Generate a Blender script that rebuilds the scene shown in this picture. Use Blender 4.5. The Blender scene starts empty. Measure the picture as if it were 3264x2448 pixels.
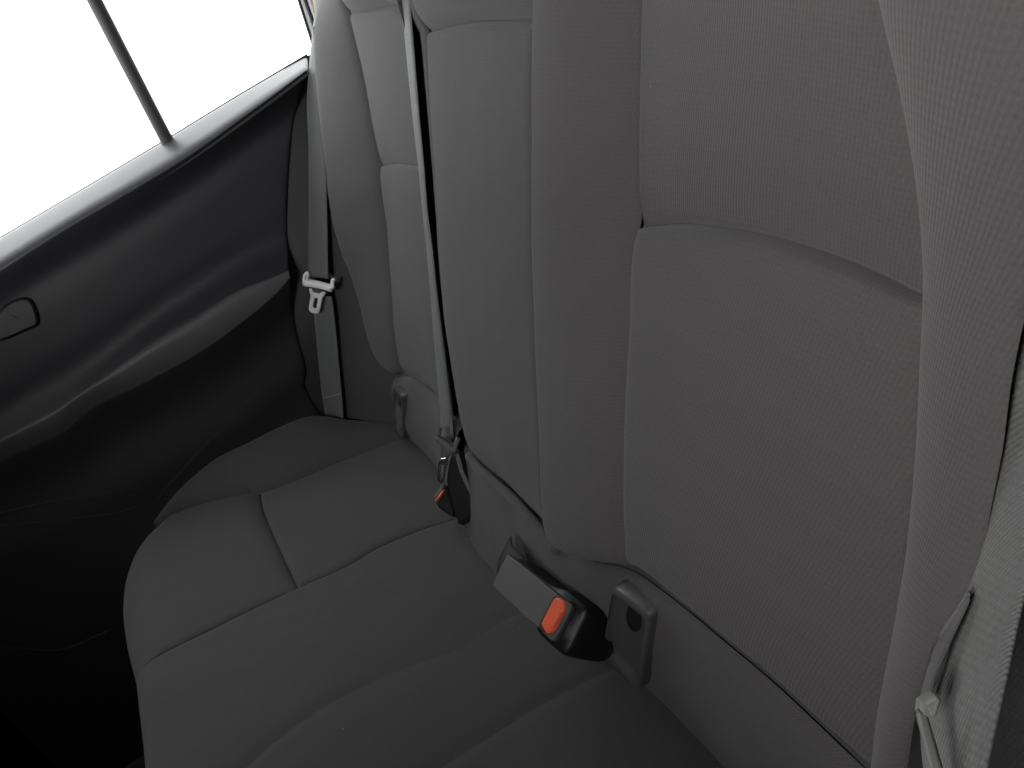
import bpy, bmesh, math, random
import numpy as np
from mathutils import Vector, Matrix, noise

random.seed(4)
S = bpy.context.scene
COL = S.collection

# ------------------------------------------------------------------ camera
cam = bpy.data.cameras.new('camera')
cam.sensor_width = 36.0
cam.lens = 26.86
cam.clip_start = 0.01
cam.clip_end = 200.0
camo = bpy.data.objects.new('camera', cam)
COL.objects.link(camo)
_r = Vector((0.83561, -0.36516, -0.41039)); _u = Vector((0.50389, 0.21200, 0.83735)); _f = Vector((0.21876, 0.90649, -0.36115))
_m = Matrix((_r, _u, -_f)).transposed().to_4x4()
_m.translation = Vector((-0.0956, -0.6318, 0.4511))
camo.matrix_world = _m
S.camera = camo

# ------------------------------------------------------------------ light
w = bpy.data.worlds.new('World')
S.world = w
w.use_nodes = True
bg = w.node_tree.nodes['Background']
bg.inputs['Color'].default_value = (0.97, 0.985, 1.0, 1)
bg.inputs['Strength'].default_value = 5.3
S.view_settings.view_transform = 'Standard'
S.view_settings.look = 'None'
S.view_settings.exposure = 0.0
S.view_settings.gamma = 1.0
S.view_settings.use_curve_mapping = False

def area(name, loc, target, sx, sy, power, color=(1, 1, 1), spread=180):
    l = bpy.data.lights.new(name, 'AREA')
    l.shape = 'RECTANGLE'; l.size = sx; l.size_y = sy; l.energy = power; l.color = color; l.spread = math.radians(spread)
    o = bpy.data.objects.new(name, l)
    COL.objects.link(o)
    o.location = loc
    o.rotation_euler = (Vector(target) - Vector(loc)).to_track_quat('-Z', 'Y').to_euler()
    return o
area('windscreen_light', (-1.6, 0.25, 0.74), (0.1, 0.2, 0.50), 1.0, 0.34, 17.0, (1.0, 0.99, 0.98))
area('near_window_light', (-0.95, -0.95, 0.79), (-0.05, 0.64, 0.38), 0.5, 0.30, 1.6, (1.0, 0.99, 0.98), 60)
area('near_fill_light', (-0.42, -0.77, 0.60), (0.10, -0.48, 0.42), 0.22, 0.22, 0.95, (1.0, 0.97, 0.95), 78)  # fill lamp added inside the near wall, lifts near bolster and belt


# measured curves, metres: x to the car's tail, y across to the far door, z up, origin where backrest meets cushion
D = {
'cA': [(0.1601, 0.12, 0.5033), (0.1434, 0.12, 0.4647), (0.1257, 0.12, 0.4238), (0.1078, 0.12, 0.3825), (0.0915, 0.12, 0.344), (0.0757, 0.12, 0.3095), (0.0510, 0.12, 0.2491), (0.0334, 0.12, 0.1974), (0.0183, 0.12, 0.15), (0.0125, 0.12, 0.1239), (0.0116, 0.12, 0.1046)],
'cB': [(0.1365, -0.15, 0.4636), (0.1147, -0.15, 0.42), (0.0850, -0.15, 0.3578), (0.0721, -0.15, 0.3302), (0.0546, -0.15, 0.2901), (0.0402, -0.15, 0.2569), (0.0263, -0.15, 0.2232), (0.0112, -0.15, 0.1883), (-0.0049, -0.15, 0.1495)],
'cBu': [(0.1592, -0.15, 0.5098), (0.1487, -0.15, 0.4888), (0.1365, -0.15, 0.4636)],
'cAu': [(0.1946, 0.15, 0.5818), (0.1788, 0.1425, 0.5559), (0.1661, 0.135, 0.5332), (0.1615, 0.1275, 0.5161), (0.1601, 0.12, 0.5033)],
'c_crease': [(0.1601, 0.12, 0.5033), (0.1575, 0.0958, 0.5002), (0.1536, 0.0381, 0.4941), (0.1482, -0.0320, 0.4846), (0.1427, -0.0893, 0.475), (0.1365, -0.15, 0.4636)],
'c_bot': [(0.0116, 0.12, 0.1046), (0.0070, 0.0670, 0.1107), (0.0060, -0.0128, 0.1249), (0.0025, -0.0642, 0.1333), (-0.0014, -0.1118, 0.141), (-0.0049, -0.15, 0.1495)],
'cCu': [(0.1591, -0.257, 0.4766), (0.151, -0.257, 0.4593), (0.1452, -0.257, 0.4476), (0.1308, -0.257, 0.4174), (0.1167, -0.257, 0.3873), (0.1061, -0.257, 0.3639), (0.0970, -0.257, 0.3433)],
'cCl': [(0.0970, -0.257, 0.3433), (0.0902, -0.257, 0.3358), (0.0808, -0.257, 0.3189), (0.0714, -0.257, 0.2983), (0.0582, -0.257, 0.273), (0.0480, -0.257, 0.2533), (0.0369, -0.257, 0.2299), (0.0218, -0.257, 0.196), (0.0071, -0.257, 0.1604)],
'cDu': [(0.0894, -0.455, 0.4401), (0.0886, -0.455, 0.4284), (0.0883, -0.455, 0.4169), (0.0885, -0.455, 0.3987), (0.0876, -0.455, 0.3805), (0.0862, -0.455, 0.3657), (0.0830, -0.455, 0.3479), (0.0784, -0.455, 0.3321)],
'cDl': [(0.0784, -0.455, 0.3321), (0.0724, -0.455, 0.3162), (0.0653, -0.455, 0.2963), (0.0571, -0.455, 0.2759), (0.0466, -0.455, 0.251), (0.0361, -0.455, 0.2299), (0.0260, -0.455, 0.2125), (0.0166, -0.455, 0.1966), (0.0079, -0.455, 0.1792), (0.0029, -0.455, 0.1709)],
'i_crease': [(0.0970, -0.257, 0.3433), (0.0964, -0.2779, 0.3453), (0.0956, -0.3032, 0.3469), (0.0939, -0.3321, 0.3466), (0.0918, -0.3615, 0.3453), (0.0893, -0.3869, 0.343), (0.0865, -0.4094, 0.3401), (0.0835, -0.4294, 0.3367), (0.0806, -0.4441, 0.3336), (0.0784, -0.455, 0.3321)],
'b_bot': [(-0.0049, -0.15, 0.1495), (-0.0068, -0.1555, 0.1425), (-0.0070, -0.1644, 0.1393), (-0.0049, -0.1841, 0.1414), (-0.0004, -0.215, 0.1489), (0.0044, -0.2425, 0.1572), (0.0071, -0.257, 0.1604)],
'i_bot': [(0.0071, -0.257, 0.1604), (0.0079, -0.2704, 0.1649), (0.0082, -0.2986, 0.1679), (0.0080, -0.3302, 0.1701), (0.0074, -0.3598, 0.1712), (0.0069, -0.3932, 0.1725), (0.0055, -0.4219, 0.172), (0.0041, -0.4486, 0.1713), (0.0029, -0.455, 0.1709)],
'cE': [(0.0531, -0.53, 0.4297), (0.0496, -0.53, 0.4193), (0.0472, -0.528, 0.4037), (0.0480, -0.522, 0.382), (0.0485, -0.515, 0.3582), (0.0489, -0.512, 0.3509), (0.0461, -0.508, 0.3344), (0.0415, -0.506, 0.3172), (0.0367, -0.504, 0.3029), (0.0315, -0.502, 0.2877), (0.0254, -0.5, 0.2768), (0.0203, -0.495, 0.2652), (0.0156, -0.492, 0.2557), (0.0113, -0.49, 0.2461), (0.0068, -0.486, 0.2284), (0.0002, -0.48, 0.1975)],
'fS': [(0.1871, 0.45, 0.585), (0.1805, 0.45, 0.557), (0.167, 0.45, 0.5046), (0.1533, 0.45, 0.4613), (0.1399, 0.45, 0.4181), (0.1344, 0.45, 0.3972)],
'fSl': [(0.1344, 0.45, 0.3972), (0.1259, 0.45, 0.3828), (0.1103, 0.45, 0.3405), (0.104, 0.45, 0.3218), (0.0750, 0.45, 0.2568), (0.0445, 0.45, 0.1901), (0.0282, 0.45, 0.1452), (0.0224, 0.45, 0.1269)],
'fSu': [(0.1972, 0.45, 0.6314), (0.1879, 0.45, 0.6001), (0.1871, 0.45, 0.585)],
'fO': [(0.2336, 0.57, 0.6691), (0.191, 0.58, 0.63), (0.1667, 0.58, 0.6067), (0.1517, 0.58, 0.5854), (0.1396, 0.58, 0.5627), (0.1229, 0.58, 0.5279), (0.0918, 0.58, 0.4537), (0.0548, 0.58, 0.3669), (0.0388, 0.58, 0.3039), (0.0350, 0.578, 0.2699), (0.0266, 0.572, 0.2284), (0.0121, 0.56, 0.1781), (0.0048, 0.545, 0.1495), (0.0034, 0.525, 0.1342), (0.0066, 0.5, 0.1254), (0.0116, 0.475, 0.1225)],
'fR': [(0.1604, 0.165, 0.5292), (0.1543, 0.165, 0.4998), (0.1359, 0.165, 0.4509), (0.1113, 0.165, 0.3928)],
'fRl': [(0.1113, 0.165, 0.3928), (0.0932, 0.165, 0.3444), (0.0722, 0.165, 0.2844), (0.0559, 0.165, 0.2363), (0.0327, 0.165, 0.1718), (0.0193, 0.165, 0.1363)],
'fRu': [(0.1695, 0.165, 0.5655), (0.1636, 0.165, 0.5458), (0.1604, 0.165, 0.5292)],
'f_top': [(0.1871, 0.45, 0.585), (0.1823, 0.3989, 0.5754), (0.1742, 0.3002, 0.5583), (0.167, 0.2005, 0.543), (0.1604, 0.165, 0.5292)],
'f_crease': [(0.1344, 0.45, 0.3972), (0.1275, 0.3433, 0.3975), (0.1196, 0.2578, 0.3956), (0.1113, 0.165, 0.3928)],
'f_bot': [(0.0224, 0.45, 0.1269), (0.0222, 0.3963, 0.1296), (0.0235, 0.3144, 0.1359), (0.0233, 0.2538, 0.1387), (0.0208, 0.2234, 0.1364), (0.0193, 0.165, 0.1363)],
'fk_t': [(0.0142, 0.49, 0.1157), (0.0169, 0.4317, 0.1258), (0.0195, 0.3733, 0.1368), (0.0236, 0.315, 0.1357), (0.0236, 0.2567, 0.1377), (0.0173, 0.1983, 0.1405), (0.0108, 0.14, 0.1307)],
'fk_l': [(0.0142, 0.49, 0.1157), (0.0002, 0.4925, 0.0991), (-0.0055, 0.495, 0.0857), (-0.0179, 0.4975, 0.0476), (-0.0174, 0.5403, 0.0035)],
'fk_b': [(-0.0174, 0.5403, 0.0035), (-0.0096, 0.5036, 0.0019), (-0.0067, 0.3749, 0.0014), (-0.0154, 0.2827, 0.0031), (-0.0356, 0.1613, 0.0072)],
'fk_r': [(0.0108, 0.14, 0.1307), (-0.0040, 0.14, 0.0960), (-0.0217, 0.14, 0.0556), (-0.0356, 0.1613, 0.0072)],
'nk_t': [(0.0119, 0.1428, 0.1134), (0.0079, 0.1071, 0.1069), (0.0048, 0.0583, 0.1097), (0.0042, -0.0095, 0.1183), (0.0020, -0.0515, 0.1208), (-0.0001, -0.0909, 0.1234), (-0.0013, -0.1192, 0.1257), (-0.0035, -0.14, 0.1206), (-0.0007, -0.1589, 0.1219), (0.0037, -0.1939, 0.1319), (0.0101, -0.2281, 0.1416), (0.0126, -0.2508, 0.1473), (0.0125, -0.282, 0.1518), (0.0129, -0.3137, 0.1529), (0.0119, -0.3461, 0.1554), (0.0109, -0.3824, 0.1582), (0.0091, -0.4133, 0.1591), (0.0060, -0.4493, 0.1619)],
'nk_b': [(-0.0372, 0.1616, 0.0076), (-0.0369, 0.1368, 0.0075), (-0.0387, 0.1116, 0.0079), (-0.0374, 0.0388, 0.0076), (-0.0344, -0.0215, 0.0070), (-0.0290, -0.0739, 0.0059), (-0.0204, -0.1123, 0.0041), (-0.0083, -0.1472, 0.0017), (0.0007, -0.1869, -0.0001), (0.0024, -0.2183, -0.0005), (0.0027, -0.2515, -0.0005), (0.0029, -0.2809, -0.0006), (0.0046, -0.3225, -0.0009)],
'lip': [(0.0003, 0.0685, 0.1292), (-0.0010, 0.0374, 0.1264), (-0.0004, -0.0206, 0.1277), (-0.0001, -0.0603, 0.1282), (-0.0013, -0.0958, 0.1257), (-0.0025, -0.1235, 0.123), (-0.0032, -0.1459, 0.1213)],
'wing_l': [(0.1771, 0.64, 0.6084), (0.1101, 0.64, 0.4626), (0.0740, 0.64, 0.3866), (0.0438, 0.64, 0.3208), (0.0147, 0.64, 0.252), (-0.0286, 0.64, 0.1619), (-0.0598, 0.64, 0.0884), (-0.0769, 0.64, 0.0495)],
'wing_r': [(0.2185, 0.59, 0.6178), (0.1671, 0.59, 0.5506), (0.1193, 0.59, 0.4416), (0.0663, 0.59, 0.2918), (0.0540, 0.582, 0.2163), (0.0322, 0.555, 0.1374), (0.0340, 0.51, 0.1133), (-0.0125, 0.53, 0.0340)],
'cu_out': [(-0.0168, 0.56, 0.0291), (-0.0435, 0.61, 0.0340), (-0.0769, 0.63, 0.0545), (-0.1142, 0.635, 0.0866), (-0.156, 0.635, 0.1005), (-0.2238, 0.635, 0.1052), (-0.2816, 0.63, 0.11), (-0.326, 0.625, 0.1042), (-0.3649, 0.612, 0.0951), (-0.4023, 0.567, 0.0823), (-0.4253, 0.503, 0.0871), (-0.4334, 0.43, 0.0878), (-0.4317, 0.365, 0.0876), (-0.4257, 0.304, 0.0867), (-0.4153, 0.234, 0.0843), (-0.4013, 0.161, 0.0818), (-0.3934, 0.0990, 0.0799), (-0.3873, 0.0530, 0.0788), (-0.381, -0.0020, 0.0772), (-0.369, -0.0800, 0.0812)],
'sA': [(-0.0162, 0.5388, 0.0033), (-0.1124, 0.5349, 0.0229), (-0.1903, 0.5245, 0.0387), (-0.2456, 0.5268, 0.0500), (-0.266, 0.5472, 0.0541), (-0.2975, 0.5609, 0.0605), (-0.3374, 0.5734, 0.0686), (-0.398, 0.5805, 0.0810)],
'sB': [(-0.0309, 0.2032, 0.0063), (-0.0762, 0.2108, 0.0155), (-0.1297, 0.2091, 0.0264), (-0.1644, 0.1967, 0.0334), (-0.225, 0.1924, 0.0458), (-0.2772, 0.1867, 0.0564), (-0.3194, 0.1797, 0.0650), (-0.3616, 0.1737, 0.0736), (-0.3991, 0.1543, 0.0812)],
'sX': [(-0.2456, 0.5268, 0.0500), (-0.2458, 0.4624, 0.0500), (-0.2406, 0.3771, 0.0489), (-0.2339, 0.2938, 0.0476), (-0.225, 0.1924, 0.0458)],
'sC': [(-0.167, 0.1266, 0.0340), (-0.2055, 0.128, 0.0418), (-0.262, 0.1271, 0.0533), (-0.3071, 0.1396, 0.0625), (-0.3522, 0.1558, 0.0716)],
'sD': [(-0.0600, -0.0263, 0.0122), (-0.1044, -0.0351, 0.0212), (-0.1613, -0.0283, 0.0328), (-0.2219, -0.0306, 0.0451), (-0.2602, -0.0420, 0.0529), (-0.2909, -0.0650, 0.0592), (-0.3136, -0.0834, 0.0638)],
'sE': [(-0.0133, -0.1486, 0.0027), (-0.0491, -0.1486, 0.0100), (-0.0787, -0.1499, 0.0160), (-0.1554, -0.1601, 0.0316), (-0.2464, -0.1674, 0.0501)],
'belt': [(0.1621, 0.697, 0.5833), (0.0219, 0.697, 0.5701), (-0.0895, 0.697, 0.5582), (-0.2193, 0.697, 0.546), (-0.3694, 0.697, 0.5324), (-0.5812, 0.697, 0.5132), (-0.8419, 0.697, 0.489)],
'sill': [(0.1403, 0.64, 0.56), (0.0604, 0.64, 0.5446), (-0.0696, 0.64, 0.5228), (-0.1592, 0.64, 0.5135), (-0.2634, 0.64, 0.5058), (-0.3376, 0.64, 0.4977), (-0.5227, 0.64, 0.4755), (-0.8473, 0.64, 0.4374)],
'armU': [(-0.0356, 0.65, 0.3075), (-0.0693, 0.65, 0.3104), (-0.1263, 0.65, 0.3162), (-0.2099, 0.65, 0.3092), (-0.2632, 0.65, 0.3062), (-0.404, 0.65, 0.2825), (-0.4655, 0.65, 0.281), (-0.5261, 0.65, 0.2789), (-0.6634, 0.65, 0.2767), (-0.9835, 0.65, 0.2634)],
'armL': [(-0.0392, 0.65, 0.2969), (-0.0767, 0.65, 0.2834), (-0.1243, 0.65, 0.2732), (-0.2129, 0.65, 0.2603), (-0.3182, 0.65, 0.2592), (-0.3916, 0.65, 0.2629), (-0.4435, 0.65, 0.2517), (-0.4949, 0.65, 0.2546), (-0.5399, 0.65, 0.2581), (-0.6714, 0.65, 0.2651), (-0.9876, 0.65, 0.258)],
'doorrear': [(0.1598, 0.685, 0.5821), (0.1524, 0.685, 0.5734), (0.1033, 0.685, 0.5188), (0.0654, 0.685, 0.4712), (0.0185, 0.685, 0.3995), (-0.0110, 0.685, 0.3467), (-0.0359, 0.685, 0.3003), (-0.0631, 0.685, 0.2364), (-0.0890, 0.685, 0.151), (-0.1093, 0.685, 0.0678), (-0.1346, 0.685, -0.0263)],
'low': [(-0.1422, 0.664, 0.168), (-0.1803, 0.664, 0.1534), (-0.2326, 0.664, 0.1358), (-0.2986, 0.664, 0.118), (-0.3498, 0.664, 0.1007), (-0.3846, 0.664, 0.0888), (-0.4479, 0.664, 0.0564)],
'low1': [(-0.6222, 0.66, 0.2018), (-0.5888, 0.66, 0.1883), (-0.5362, 0.66, 0.1691), (-0.4867, 0.66, 0.1489), (-0.4787, 0.66, 0.1425), (-0.4417, 0.66, 0.1284), (-0.3989, 0.66, 0.1079)],
'low2': [(-0.6313, 0.66, 0.1883), (-0.5696, 0.66, 0.1539), (-0.5115, 0.66, 0.1233), (-0.4731, 0.66, 0.1031), (-0.4476, 0.66, 0.0929), (-0.4195, 0.66, 0.0887), (-0.3945, 0.66, 0.0906)],
'pocket': [(-0.7263, 0.655, 0.0234), (-0.6911, 0.655, -0.0112), (-0.6558, 0.655, -0.0462), (-0.6291, 0.655, -0.0575), (-0.6053, 0.655, -0.0619), (-0.5613, 0.655, -0.0688)],
'handle': [(-0.4737, 0.66, 0.4227), (-0.4587, 0.66, 0.445), (-0.4188, 0.66, 0.4442), (-0.4007, 0.66, 0.451), (-0.3775, 0.66, 0.4476), (-0.372, 0.66, 0.4338), (-0.3833, 0.66, 0.4026), (-0.3993, 0.66, 0.4038), (-0.4443, 0.66, 0.4058)],
'bar': [(-0.0739, 0.62, 0.8256), (-0.0934, 0.69, 0.5549)],
'fr1': [(0.2004, 0.685, 0.7272), (0.1865, 0.685, 0.6568), (0.1815, 0.685, 0.6304), (0.1761, 0.685, 0.6009), (0.1734, 0.685, 0.5904)],
'fr2': [(0.2044, 0.68, 0.7243), (0.1943, 0.68, 0.6526), (0.192, 0.68, 0.6359), (0.19, 0.68, 0.6224), (0.1867, 0.68, 0.6022)],
'fr3': [(0.2162, 0.675, 0.7186), (0.203, 0.675, 0.6481), (0.1991, 0.675, 0.6355), (0.1939, 0.675, 0.6091)],
'fr4': [(0.2254, 0.66, 0.7108), (0.2197, 0.66, 0.6449), (0.2003, 0.66, 0.6246), (0.1971, 0.66, 0.6047)],
'fb_l': [(0.2271, 0.652, 0.6744), (0.1797, 0.652, 0.6099), (0.1484, 0.652, 0.5658), (0.1188, 0.652, 0.5207), (0.0932, 0.652, 0.4713), (0.0592, 0.652, 0.4097), (0.0329, 0.652, 0.3634), (0.0012, 0.652, 0.3089), (-0.0120, 0.652, 0.2856)],
'fb_r': [(0.2405, 0.617, 0.66), (0.195, 0.617, 0.5965), (0.1638, 0.617, 0.5534), (0.1376, 0.617, 0.5081), (0.1115, 0.617, 0.4601), (0.0790, 0.617, 0.3993), (0.0548, 0.617, 0.3532), (0.0252, 0.617, 0.2989), (0.0108, 0.617, 0.2717)],
'fl_l': [(-0.0217, 0.655, 0.2528), (-0.0370, 0.655, 0.2211), (-0.0607, 0.655, 0.1685), (-0.0841, 0.655, 0.1161), (-0.0925, 0.655, 0.0948), (-0.1045, 0.655, 0.0641)],
'fl_r': [(0.0018, 0.62, 0.2443), (-0.0054, 0.62, 0.2252), (-0.0211, 0.62, 0.188), (-0.0391, 0.62, 0.1479), (-0.0623, 0.62, 0.0953), (-0.0810, 0.62, 0.0554)],
'tong_bar': [(-0.0244, 0.63, 0.2851), (-0.0176, 0.63, 0.284), (0.0097, 0.63, 0.2584), (0.0083, 0.63, 0.2498), (-0.0016, 0.63, 0.2517), (-0.0173, 0.63, 0.267), (-0.0240, 0.63, 0.2757)],
'ft_n': [(-0.6882, -0.607, 0.3974)],
'ft_bar': [(-0.0229, 0.6502, 0.2792), (-0.0088, 0.6288, 0.2709), (0.0068, 0.6028, 0.2582)],
'ft_hl': [(-0.0230, 0.6478, 0.2803), (-0.0209, 0.6486, 0.2852), (-0.0168, 0.6471, 0.29), (-0.0119, 0.6431, 0.2923), (-0.0116, 0.6412, 0.29), (-0.0169, 0.643, 0.2836)],
'ft_hr': [(0.0076, 0.5987, 0.2582), (0.0109, 0.5988, 0.2642), (0.0142, 0.5978, 0.2685), (0.0173, 0.5954, 0.27)],
'ft_web': [(-0.0163, 0.6382, 0.2671), (-0.0067, 0.6221, 0.2592), (-0.0116, 0.6256, 0.2561), (-0.0188, 0.6374, 0.2616)],
'ft_out': [(-0.0210, 0.6448, 0.2692), (-0.0186, 0.6411, 0.2676), (-0.0191, 0.6374, 0.2611), (-0.0120, 0.6256, 0.2555), (-0.0075, 0.622, 0.2577), (-0.0039, 0.617, 0.2563), (-0.0035, 0.6144, 0.253), (-0.0116, 0.6219, 0.2504), (-0.0260, 0.626, 0.2318), (-0.0293, 0.6282, 0.2294), (-0.0321, 0.6311, 0.229), (-0.0376, 0.64, 0.2331), (-0.0386, 0.6441, 0.2377), (-0.0365, 0.6446, 0.2419), (-0.0219, 0.6403, 0.2607), (-0.0215, 0.6426, 0.2648)],
'ft_in': [(-0.0217, 0.6351, 0.2531), (-0.0174, 0.6281, 0.2498), (-0.0283, 0.6312, 0.2358), (-0.0324, 0.639, 0.2404)],
'mb_r': [(0.1769, 0.142, 0.5565), (0.1672, 0.142, 0.5345), (0.1627, 0.142, 0.524), (0.1452, 0.142, 0.482), (0.127, 0.142, 0.4387), (0.1088, 0.142, 0.3938), (0.0914, 0.142, 0.3524), (0.0776, 0.142, 0.3144), (0.0606, 0.142, 0.271), (0.0388, 0.142, 0.2124), (0.0200, 0.142, 0.1624), (0.0100, 0.142, 0.1361), (0.0032, 0.142, 0.1192)],
'mb_l': [(0.1783, 0.176, 0.5651), (0.1691, 0.176, 0.5419), (0.1616, 0.176, 0.5198), (0.1439, 0.176, 0.4755), (0.1255, 0.176, 0.4293), (0.1123, 0.176, 0.3938), (0.0946, 0.176, 0.3505), (0.0793, 0.176, 0.3115), (0.0568, 0.176, 0.2573), (0.0304, 0.176, 0.1951), (0.0121, 0.176, 0.1495), (0.0020, 0.176, 0.1277), (-0.0020, 0.176, 0.114)],
'mt_n': [(-0.6535, -0.6222, 0.4309)],
'mt_bar': [(-0.0120, 0.1375, 0.1361), (-0.0083, 0.1293, 0.1302), (-0.0044, 0.1186, 0.1204)],
'mt_hl': [(-0.0120, 0.1375, 0.1361), (-0.0082, 0.1363, 0.1404), (-0.0043, 0.1352, 0.1447)],
'mt_hr': [(-0.0044, 0.1186, 0.1204), (0.0007, 0.1173, 0.1265), (0.0060, 0.1157, 0.132)],
'mt_web': [(-0.0117, 0.1402, 0.1243), (-0.0058, 0.1283, 0.1161), (-0.0138, 0.1332, 0.111), (-0.0184, 0.1351, 0.1068), (-0.0241, 0.1406, 0.1062), (-0.0189, 0.1392, 0.112)],
'mt_out': [(-0.0200, 0.1393, 0.1128), (-0.0123, 0.131, 0.1124), (-0.0164, 0.1302, 0.1051), (-0.0189, 0.132, 0.1039), (-0.0304, 0.1325, 0.0873), (-0.0330, 0.1368, 0.0895), (-0.0324, 0.1397, 0.0945)],
'mt_in': [(-0.0211, 0.137, 0.1078), (-0.0192, 0.1329, 0.1048), (-0.0293, 0.1342, 0.0914), (-0.0303, 0.1378, 0.0950)],
'sleeve': [(0.0008, 0.1434, 0.1108), (-0.0054, 0.1459, 0.1051), (-0.0156, 0.1472, 0.0914), (-0.0232, 0.1471, 0.0797), (-0.0272, 0.1415, 0.0656), (-0.0316, 0.1358, 0.0507), (-0.0339, 0.1325, 0.0425), (-0.0360, 0.1302, 0.0359), (-0.0324, 0.1252, 0.0341), (-0.0245, 0.1193, 0.0377), (-0.0153, 0.1128, 0.0422), (-0.0061, 0.1092, 0.0510), (-0.0029, 0.109, 0.0555), (-0.0029, 0.1155, 0.0649), (-0.0012, 0.1223, 0.0774), (0.0004, 0.1282, 0.0883), (0.0035, 0.1317, 0.0980), (0.0064, 0.136, 0.1087)],
'mk_n': [(-0.3826, -0.584, 0.7159)],
'mk_body': [(-0.0388, 0.1961, 0.0448), (-0.0209, 0.196, 0.0543), (-0.0204, 0.1878, 0.0479), (-0.0270, 0.1715, 0.0310), (-0.0335, 0.1675, 0.0243), (-0.0379, 0.1754, 0.0284), (-0.0429, 0.1895, 0.0373)],
'mk_frame': [(-0.0390, 0.194, 0.0458), (-0.0207, 0.1935, 0.0552), (-0.0227, 0.1906, 0.0518), (-0.0388, 0.1915, 0.0439)],
'mk_btn': [(-0.0405, 0.1896, 0.0429), (-0.0400, 0.1872, 0.0412), (-0.0249, 0.1864, 0.0486), (-0.0240, 0.1884, 0.0507)],
'bez': [(-0.0372, 0.1466, 0.0346), (-0.0378, 0.1406, 0.0250), (-0.0367, 0.1322, 0.0145), (-0.0337, 0.1299, 0.0158), (-0.0162, 0.1236, 0.0332), (-0.0195, 0.1262, 0.0320), (-0.0311, 0.1324, 0.0233), (-0.0328, 0.1373, 0.0278)],
'an_n': [(-0.9929, -0.116, 0.0275)],
'af_n': [(-0.9761, -0.0413, 0.2133)],
'an_o': [(0.0045, -0.237, 0.1369), (0.0056, -0.2456, 0.1418), (0.0094, -0.2781, 0.1397), (0.0089, -0.2764, 0.1315), (-0.0011, -0.2141, 0.0310), (-0.0024, -0.2051, 0.0239), (-0.0068, -0.1651, 0.0314), (-0.0064, -0.1672, 0.0376)],
'an_i': [(0.0040, -0.2346, 0.1298), (0.0049, -0.2412, 0.1326), (0.0079, -0.2677, 0.131), (0.0076, -0.2667, 0.1254), (-0.0008, -0.2146, 0.0420), (-0.0018, -0.2072, 0.0347), (-0.0044, -0.1823, 0.0455), (-0.0045, -0.1812, 0.0495)],
'an_h': [(0.0056, -0.2484, 0.128), (0.0069, -0.2601, 0.128), (0.0058, -0.2534, 0.1153), (0.0047, -0.2466, 0.1054), (0.0036, -0.2384, 0.0993), (0.0032, -0.2344, 0.101), (0.0034, -0.2344, 0.1071)],
'af_o': [(0.0112, 0.4402, 0.1128), (0.0135, 0.4206, 0.1197), (0.0153, 0.3735, 0.1188), (0.0140, 0.3722, 0.1128), (-0.0085, 0.465, 0.0278), (-0.0125, 0.4909, 0.0144), (-0.0154, 0.5458, 0.0117), (-0.0142, 0.5483, 0.0177)],
'af_i': [(0.0104, 0.4377, 0.109), (0.0119, 0.4225, 0.1128), (0.0127, 0.3889, 0.1099), (0.0116, 0.3889, 0.105), (-0.0068, 0.4653, 0.0355), (-0.0093, 0.4834, 0.0275), (-0.0091, 0.5141, 0.0347), (-0.0078, 0.5139, 0.0403)],
'af_h': [(0.0107, 0.4145, 0.1059), (0.0120, 0.3936, 0.1075), (0.0081, 0.4091, 0.0927), (0.0059, 0.42, 0.0851), (0.0045, 0.4337, 0.0812), (0.0056, 0.4359, 0.0866)],
'am_o': [(0.0105, 0.2114, 0.0657), (0.0136, 0.1833, 0.0743), (0.0127, 0.1648, 0.0668), (0.0059, 0.193, 0.0411), (0.0049, 0.2079, 0.0393), (0.0053, 0.2166, 0.0429)],
'nb_r': [(0.0832, -0.5123, 0.3565), (0.0575, -0.5162, 0.3335), (0.0156, -0.5268, 0.3), (0.0013, -0.5317, 0.2913), (-0.0169, -0.5386, 0.2826), (-0.0288, -0.5437, 0.2785)],
'nb_l': [(0.0592, -0.5154, 0.3903), (0.0553, -0.5043, 0.3455), (0.0359, -0.4954, 0.2834), (0.0161, -0.4919, 0.2571), (-0.0016, -0.5016, 0.2518), (-0.0163, -0.5151, 0.2508)],
'nt_bar': [(-0.0130, -0.5182, 0.2792), (-0.0177, -0.5242, 0.2783), (-0.0242, -0.5322, 0.2781), (-0.0312, -0.5411, 0.2777)],
'nt_l': [(-0.0143, -0.5176, 0.279), (-0.0231, -0.5286, 0.2782), (-0.0319, -0.5396, 0.2783)],
'nt_r': [(-0.0128, -0.5195, 0.2784), (-0.0210, -0.5304, 0.2781), (-0.0297, -0.5413, 0.2781)],
'nt_h': [(-0.0121, -0.5175, 0.2814), (-0.0088, -0.5187, 0.2822), (-0.0086, -0.5202, 0.2814), (-0.0120, -0.5211, 0.2791), (-0.0135, -0.5202, 0.2789), (-0.0143, -0.5185, 0.2797)],
'view': [(-0.2188, -0.9065, 0.3611)],
'nt_horn': [(-0.0128, -0.5189, 0.2788), (-0.0097, -0.5179, 0.2784), (-0.0068, -0.5166, 0.2768)],
'flap_l': [(0.0248, -0.5009, 0.2782), (0.0231, -0.5011, 0.2769), (0.0155, -0.5009, 0.2722), (0.0110, -0.5005, 0.2697), (0.0059, -0.5013, 0.2663), (0.0012, -0.5025, 0.263), (-0.0022, -0.5036, 0.2605)],
'flap_r': [(0.0201, -0.5066, 0.2851), (0.0183, -0.5073, 0.2832), (0.0125, -0.5077, 0.2792), (0.0079, -0.508, 0.2762), (0.0023, -0.5087, 0.2725), (-0.0012, -0.5094, 0.2701), (-0.0040, -0.5108, 0.2678)],
'bk_o': [(-0.0372, -0.1479, 0.1011)],
'bk_ax': [(0.149, -0.9748, -0.1661), (0.809, 0.0236, 0.5873), (0.5685, 0.2219, -0.7922)],
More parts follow.
